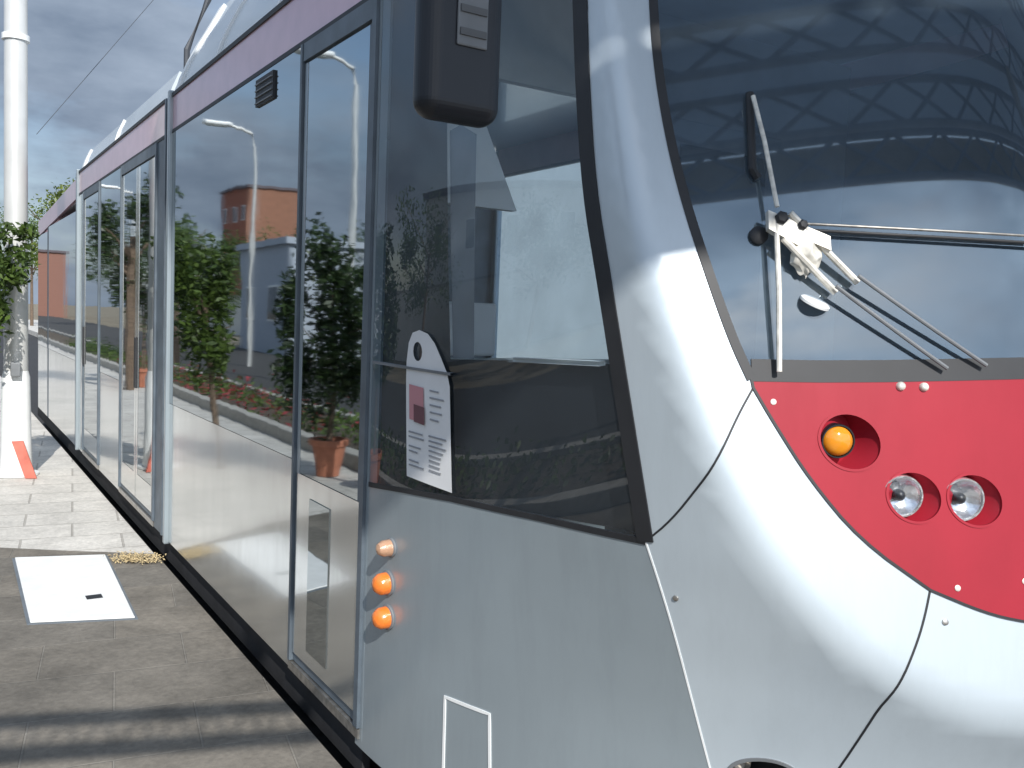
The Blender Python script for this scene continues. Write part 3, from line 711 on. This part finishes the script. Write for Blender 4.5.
tag(lf_.build('leaf_litter', M['straw']), 'little heap of dry yellowed leaves by the platform edge', 'leaves', kind='stuff')

mast = thing('mast', (.655, 9.33, .25), 'tall pale metal pole standing on the platform at the far left', 'pole')
MB().tube([(.655, 9.33, .26), (.655, 9.33, 3), (.655, 9.33, 9.5)], .102, 28, .088).build('shaft', M['mast'], mast, smooth=True)
MB().lathe((.655, 9.33, 4.15), (0, 0, 1), [(0, .09), (0, .112), (.05, .112), (.05, .09)], 28).build('collar', M['white'], mast, smooth=True)
MB().lathe((.655, 9.33, .255), (0, 0, 1), [(0, .19), (.02, .19), (.022, .135), (.35, .125), (.9, .115), (.96, .100)], 28).build('base_sleeve', M['white'], mast, smooth=True)
MB().box(.60, .68, 9.15, 9.20, 1.17, 1.30).build('bracket', M['grey'], mast, bevel=.01)
rb = MB(); rb.add([(.71, 9.10, .255), (.80, 9.06, .255), (.70, 9.17, .58), (.61, 9.20, .58), (.715, 9.13, .255), (.805, 9.09, .255), (.705, 9.195, .585), (.615, 9.225, .585)],
                  [(0, 1, 2, 3), (7, 6, 5, 4), (0, 4, 5, 1), (1, 5, 6, 2), (2, 6, 7, 3), (3, 7, 4, 0)])
tag(rb.build('board', M['redboard']), 'faded red board leaning on the foot of the pale pole', 'board')

# ------------------------------------------------------------------ plants
def crown(c, rad, nl, ls, seed, clumps=14, flat=.9):
    r = random.Random(seed); b = MB(); cs = []
    for i in range(clumps):
        u = r.uniform(-1, 1); t = r.uniform(0, 2 * PI); q = math.sqrt(1 - u * u); d = r.uniform(.35, .95)
        cs.append((Vector((q * math.cos(t) * rad[0] * d, q * math.sin(t) * rad[1] * d, u * rad[2] * d)), r.uniform(.22, .48)))
    mr = sum(rad) / 3
    for i in range(nl):
        cc, cr = r.choice(cs); o = Vector((r.gauss(0, 1), r.gauss(0, 1), r.gauss(0, 1))).normalized() * (cr * mr * r.uniform(.35, 1.08))
        p = Vector(c) + cc + Vector((o.x * rad[0] / mr, o.y * rad[1] / mr, o.z * rad[2] / mr))
        d = Vector((r.gauss(0, 1), r.gauss(0, 1), r.gauss(-.2, .8))).normalized(); e = d.orthogonal().normalized()
        e = Matrix.Rotation(r.uniform(0, 2 * PI), 3, d) @ e; L = ls * r.uniform(.6, 1.3); w = L * .42
        b.add([p - d * L * .5, p + e * w * .5 + d * L * .05, p + d * L * .5, p - e * w * .5 + d * L * .05], [(0, 1, 2, 3)])
    return b
def trunk(c0, c1, r0, r1, limbs, seed, spread):
    r = random.Random(seed); b = MB(); a = Vector(c0); t = Vector(c1)
    b.tube([a, a.lerp(t, .5) + Vector((r.uniform(-.05, .05), r.uniform(-.05, .05), 0)), t], r0, 9, r1)
    for i in range(limbs):
        s = a.lerp(t, r.uniform(.55, 1)); an = r.uniform(0, 2 * PI); e = s + Vector((math.cos(an) * spread[0], math.sin(an) * spread[1], spread[2] * r.uniform(.5, 1.1)))
        b.tube([s, s.lerp(e, .5) + Vector((0, 0, .06)), e], r1 * .7, 7, r1 * .2)
    return b
def tree(name, x, y, z0, h, rad, label, leaf='leaf', nl=3500, ls=.16, seed=1, group=None, cat='tree', tr=.10):
    t = thing(name, (x, y, z0), label, cat, group); cz = z0 + h - rad[2]
    trunk((x, y, z0), (x, y, cz), tr, tr * .5, 7, seed, (rad[0] * .7, rad[1] * .7, rad[2] * .7)).build('trunk', M['bark'], t, smooth=True)
    crown((x, y, cz), rad, nl, ls, seed).build('crown', M[leaf], t)
    return t
def potted(x, y, h, rad, label, seed, leaf='leaf', pr_=.17, nl=2600):
    t = thing('potted_shrub', (x, y, .25), label, 'potted plant', 'shrubs in terracotta pots along the platform edge')
    p = MB().lathe((x, y, .255), (0, 0, 1), [(0, pr_ * .66), (.30, pr_), (.30, pr_ * 1.1), (.36, pr_ * 1.12), (.36, pr_ * .95), (.31, pr_ * .92)], 26).build('pot', M['terracotta'], t, smooth=True)
    MB().lathe((x, y, .255), (0, 0, 1), [(.0, pr_ * .6), (.315, pr_ * .92), (.325, .01)], 20, True).build('soil', M['soil'], p)
    cz = .25 + h - rad[2]
    trunk((x, y, .5), (x, y, cz), .03, .018, 6, seed, (rad[0] * .7, rad[1] * .7, rad[2] * .5)).build('stem', M['bark'], t, smooth=True)
    crown((x, y, cz), rad, nl, .085, seed, 16).build('crown', M[leaf], t)
potted(-.75, 8.35, 2.6, (.46, .46, 1.02), 'tall bushy shrub in a terracotta pot mirrored in the door', 21, 'leafd', .17, 5600)
potted(-1.0, 7.35, 2.3, (.40, .40, .75), 'shrub in a terracotta pot mirrored at the rear edge of the cab window', 22, 'leafd')
potted(-.95, 18.5, 3.0, (.6, .6, 1.1), 'dark shrub in a terracotta pot mirrored in the second module', 24, 'leafd', .2, 3200)
t = thing('small_tree', (.10, 9.05, .25), 'green small tree with leaves overhanging the pale pole at the far left', 'tree', 'trees around the tram stop')
trunk((.10, 9.05, .25), (.32, 8.95, 1.9), .035, .02, 7, 25, (.25, .25, .5)).build('trunk', M['bark'], t, smooth=True)
c_ = crown((.30, 8.95, 1.95), (.30, .36, .85), 2300, .085, 25, 30); c2_ = crown((.62, 8.95, 2.22), (.30, .28, .26), 620, .085, 26, 9); c_.add(c2_.v, c2_.f)
c_.build('crown', M['leaf'], t)
for i, (x, y, h, rad, leaf, lb) in enumerate([
    (5.0, 46.0, 7.2, (1.9, 1.9, 2.2), 'leafy', 'bright green tree beyond the tail of the tram'),
    (5.2, 62.0, 8.0, (3.0, 3.0, 2.6), 'leaf', 'round tree farther off behind the bright green one'),
    (-.6, 18.0, 4.2, (.9, .9, 1.3), 'leafd', 'dark tree at the left behind the pale pole'),
    (-3.4, 27.0, 4.6, (1.1, 1.4, 1.6), 'leaf', 'leafy street tree mirrored beside the nearer street lamp'),
    (-10.5, 44.0, 6.5, (2.6, 2.6, 2.6), 'leaf', 'wide tree mirrored below the orange brick building'),
    (-12.5, 34.0, 5.6, (2.2, 2.6, 2.2), 'leafd', 'dark tree mirrored beside the grey shed'),
    (-12.0, 22.0, 5.6, (2.4, 3.0, 2.2), 'leaf', 'broad tree mirrored in the upper part of the door'),
    (-12.0, 13.0, 5.2, (2.2, 2.6, 2.0), 'leafd', 'dark broad tree mirrored in the cab window'),
    (-13.0, 4.0, 5.4, (2.4, 2.8, 2.1), 'leaf', 'broad tree across the road beside the platform'),
    (-12.0, -8.0, 5.8, (2.6, 3.0, 2.4), 'leafd', 'dark tree across the road in front of the tram'),
    (-9.5, 70.0, 8.0, (3.5, 3.5, 3.2), 'leafd', 'large dark tree far along the road')]):
    tree('broadleaf_tree', x, y, .2, h, rad, lb, leaf, 3000 if i > 2 else 2400, .20 if y > 20 or x < -5 else .13, 40 + i, 'trees around the tram stop')
# low flowers along the bed: nobody could count them
r = random.Random(9); b = MB(); g = MB()
for i in range(5200):
    x = r.uniform(-2.36, -1.32); y = r.uniform(-6, 34); z = .33 + abs(r.gauss(0, .13)); s = r.uniform(.025, .06)
    d = Vector((r.gauss(0, 1), r.gauss(0, 1), r.gauss(0, 1))).normalized() * s; e = d.orthogonal().normalized() * s * .5
    p = Vector((x, y, z)); (b if (r.random() < .30 and 11 < y < 24) else g).add([p - d, p + e, p + d, p - e], [(0, 1, 2, 3)])
tag(b.build('red_flowers', M['flower']), 'red flowers in the planting bed beside the platform', 'flowers', kind='stuff')
tag(g.build('ground_cover', M['leaf']), 'low green ground cover in the planting bed', 'plants', kind='stuff')

# ------------------------------------------------------------------ across the road
def lamp_post(x, y, h, label):
    t = thing('street_lamp', (x, y, .1), label, 'street lamp', 'street lamps along the road')
    MB().tube([(x, y, .1), (x, y, h * .5), (x, y, h - .5), (x + .12, y, h - .15), (x + .5, y, h), (x + .75, y, h + .02)], .07, 12, .04).build('post', M['mast'], t, smooth=True)
    hd = MB().box(x + .65, x + 1.45, y - .16, y + .16, h - .03, h + .09).build('lamp_head', M['white'], t, bevel=.05, seg=3)
    MB().box(x + .78, x + 1.35, y - .11, y + .11, h - .045, h - .032).build('diffuser', M['interior'], hd)
lamp_post(-5.5, 26.9, 7.1, 'white street lamp mirrored in the long side window')
lamp_post(-5.5, 19.2, 7.4, 'white street lamp mirrored in the door glass')
lamp_post(-5.5, 46.0, 7.2, 'white street lamp farthest along the road')
wl = thing('boundary_wall', (-15, 30, 0), 'long pale rendered wall across the road', 'wall')
MB().box(-15.2, -15.0, -25, 95, -.05, 2.6).build('wall_face', M['wall'], wl)
MB().box(-15.26, -14.94, -25, 95, 2.6, 2.7).build('coping', M['kerb'], wl)
def building(name, x0, x1, y0, y1, h, m, label, win, cat='building', roofm='brickd', rows=2, cols=4, m2=None):
    t = thing(name, ((x0 + x1) / 2, (y0 + y1) / 2, 0), label, cat)
    w_ = MB().box(x0, x1, y0, y1, -.05, h).build('walls', M[m], t)
    MB().box(x0 - .2, x1 + .2, y0 - .2, y1 + .2, h, h + .25).build('roof', M[roofm], t)
    if m2: MB().box(x0, x1, y1, y1 + .3, 0, h - .1).build('end_wall', M[m2], t)
    if win:
        for a in range(rows):
            for c in range(cols):
                yy = y0 + (y1 - y0) * (c + .5) / cols; zz = h * (a + .55) / rows - .3
                f = MB().box(x1, x1 + .06, yy - .55, yy + .55, zz - .7, zz + .7).build('window', M['white'], t)
                MB().box(x1 + .06, x1 + .075, yy - .47, yy + .47, zz - .62, zz + .62).build('pane', M['winglass'], f)
    return t
building('brick_building', -27.2, -22.0, 84, 92, 13.0, 'brick', 'orange brick building mirrored above the trees in the side window', True, rows=3, cols=3, m2='brickd')
building('shed', -14.0, -8.8, 33, 39.5, 4.3, 'shed', 'pale grey blue shed mirrored between the trees in the side window', True, 'shed', 'shed', 1, 2)
building('low_building', -30, -17, -20, 30, 6.5, 'wall', 'long pale rendered building behind the wall across the road', True, rows=2, cols=12)
building('pale_building', 9.5, 20, 10.5, 27, 8, 'wall', 'pale rendered building seen through the cab window on the far side of the tram', True, rows=2, cols=8)
building('far_block', -10, 6, 110, 122, 7.0, 'brown', 'low brown red block closing the view at the end of the road', True, rows=2, cols=5)

# ------------------------------------------------------------------ truss canopy in front of the tram
cn = thing('canopy', (4, -3, .25), 'steel truss canopy with pale roof sheets mirrored in the windscreen', 'canopy')
E_ = Vector((.9903, -.139, 0)); N_ = Vector((.139, .9903, 0)); O_ = Vector((-.10, -3.93, 0))
def cp(u, v, z): p = O_ + E_ * u + N_ * v; return (p.x, p.y, z)
def obox(b, u0, u1, v0, v1, z0, z1):
    vs = [cp(u, v, z) for z in (z0, z1) for v in (v0, v1) for u in (u0, u1)]
    return b.add(vs, [(0, 2, 3, 1), (4, 5, 7, 6), (0, 1, 5, 4), (2, 6, 7, 3), (0, 4, 6, 2), (1, 3, 7, 5)])
ZB, ZT = 6.2, 6.85
obox(MB(), -.8, 12, .02, 5.2, ZT + .04, ZT + .07).build('roof_sheet', M['roof'], cn)
obox(MB(), -.8, 12, -.03, 0, ZB - .02, ZB + .61).build('fascia', M['fascia'], cn)
for v in (.06, 1.0, 2.1, 3.4):
    b = MB(); b.tube([cp(-.75, v, ZB), cp(12, v, ZB)], .05, 8); b.tube([cp(-.75, v, ZT), cp(12, v, ZT)], .05, 8)
    u = -.75
    while u < 11.6:
        b.tube([cp(u, v, ZB), cp(u + .7, v, ZT)], .028, 6); b.tube([cp(u, v, ZT), cp(u + .7, v, ZB)], .028, 6); u += .7
    b.build('truss', M['truss'], cn, smooth=True)
for u in (4.8, 11.5):
    MB().tube([cp(u, 2.1, .25), cp(u, 2.1, ZB)], .12, 16).build('column', M['column'], cn, smooth=True)
# lattice beam of the next bay, whose shadow stripes the platform
lb = thing('lattice_beam', (-2.5, 0, .25), 'slim blue grey lattice beam on two posts beside the canopy', 'beam')
a_, c_ = Vector((-5.1, .86, 0)), Vector((.12, -1.02, 0))
b = MB()
for z in (3.4, 3.6): b.tube([a_ + Vector((0, 0, z)), c_ + Vector((0, 0, z))], .040, 8)
kk = 84
for i in range(kk):
    p0 = a_.lerp(c_, i / kk); p1 = a_.lerp(c_, (i + 1) / kk)
    b.tube([p0 + Vector((0, 0, 3.4 if i % 2 else 3.6)), p1 + Vector((0, 0, 3.6 if i % 2 else 3.4))], .006, 6)
b.build('lattice', M['truss'], lb, smooth=True)
for t in (.04, .54):
    p = a_.lerp(c_, t); MB().tube([(p.x, p.y, .1), (p.x, p.y, 3.4)], .06, 14).build('post', M['column'], lb, smooth=True)

# ------------------------------------------------------------------ overhead wires
def wire(pts, r_, label): tag(MB().tube(pts, r_, 6).build('overhead_wire', M['wire']), label, 'wire', 'overhead wires')
wire([(5.0, 16.2, 9.5), (2.9, 14.8, 6.5), (1.7, 14, 4.77), (1.2, 13.67, 4.05)], .004, 'thin wire slanting across the sky left of the tram roof')
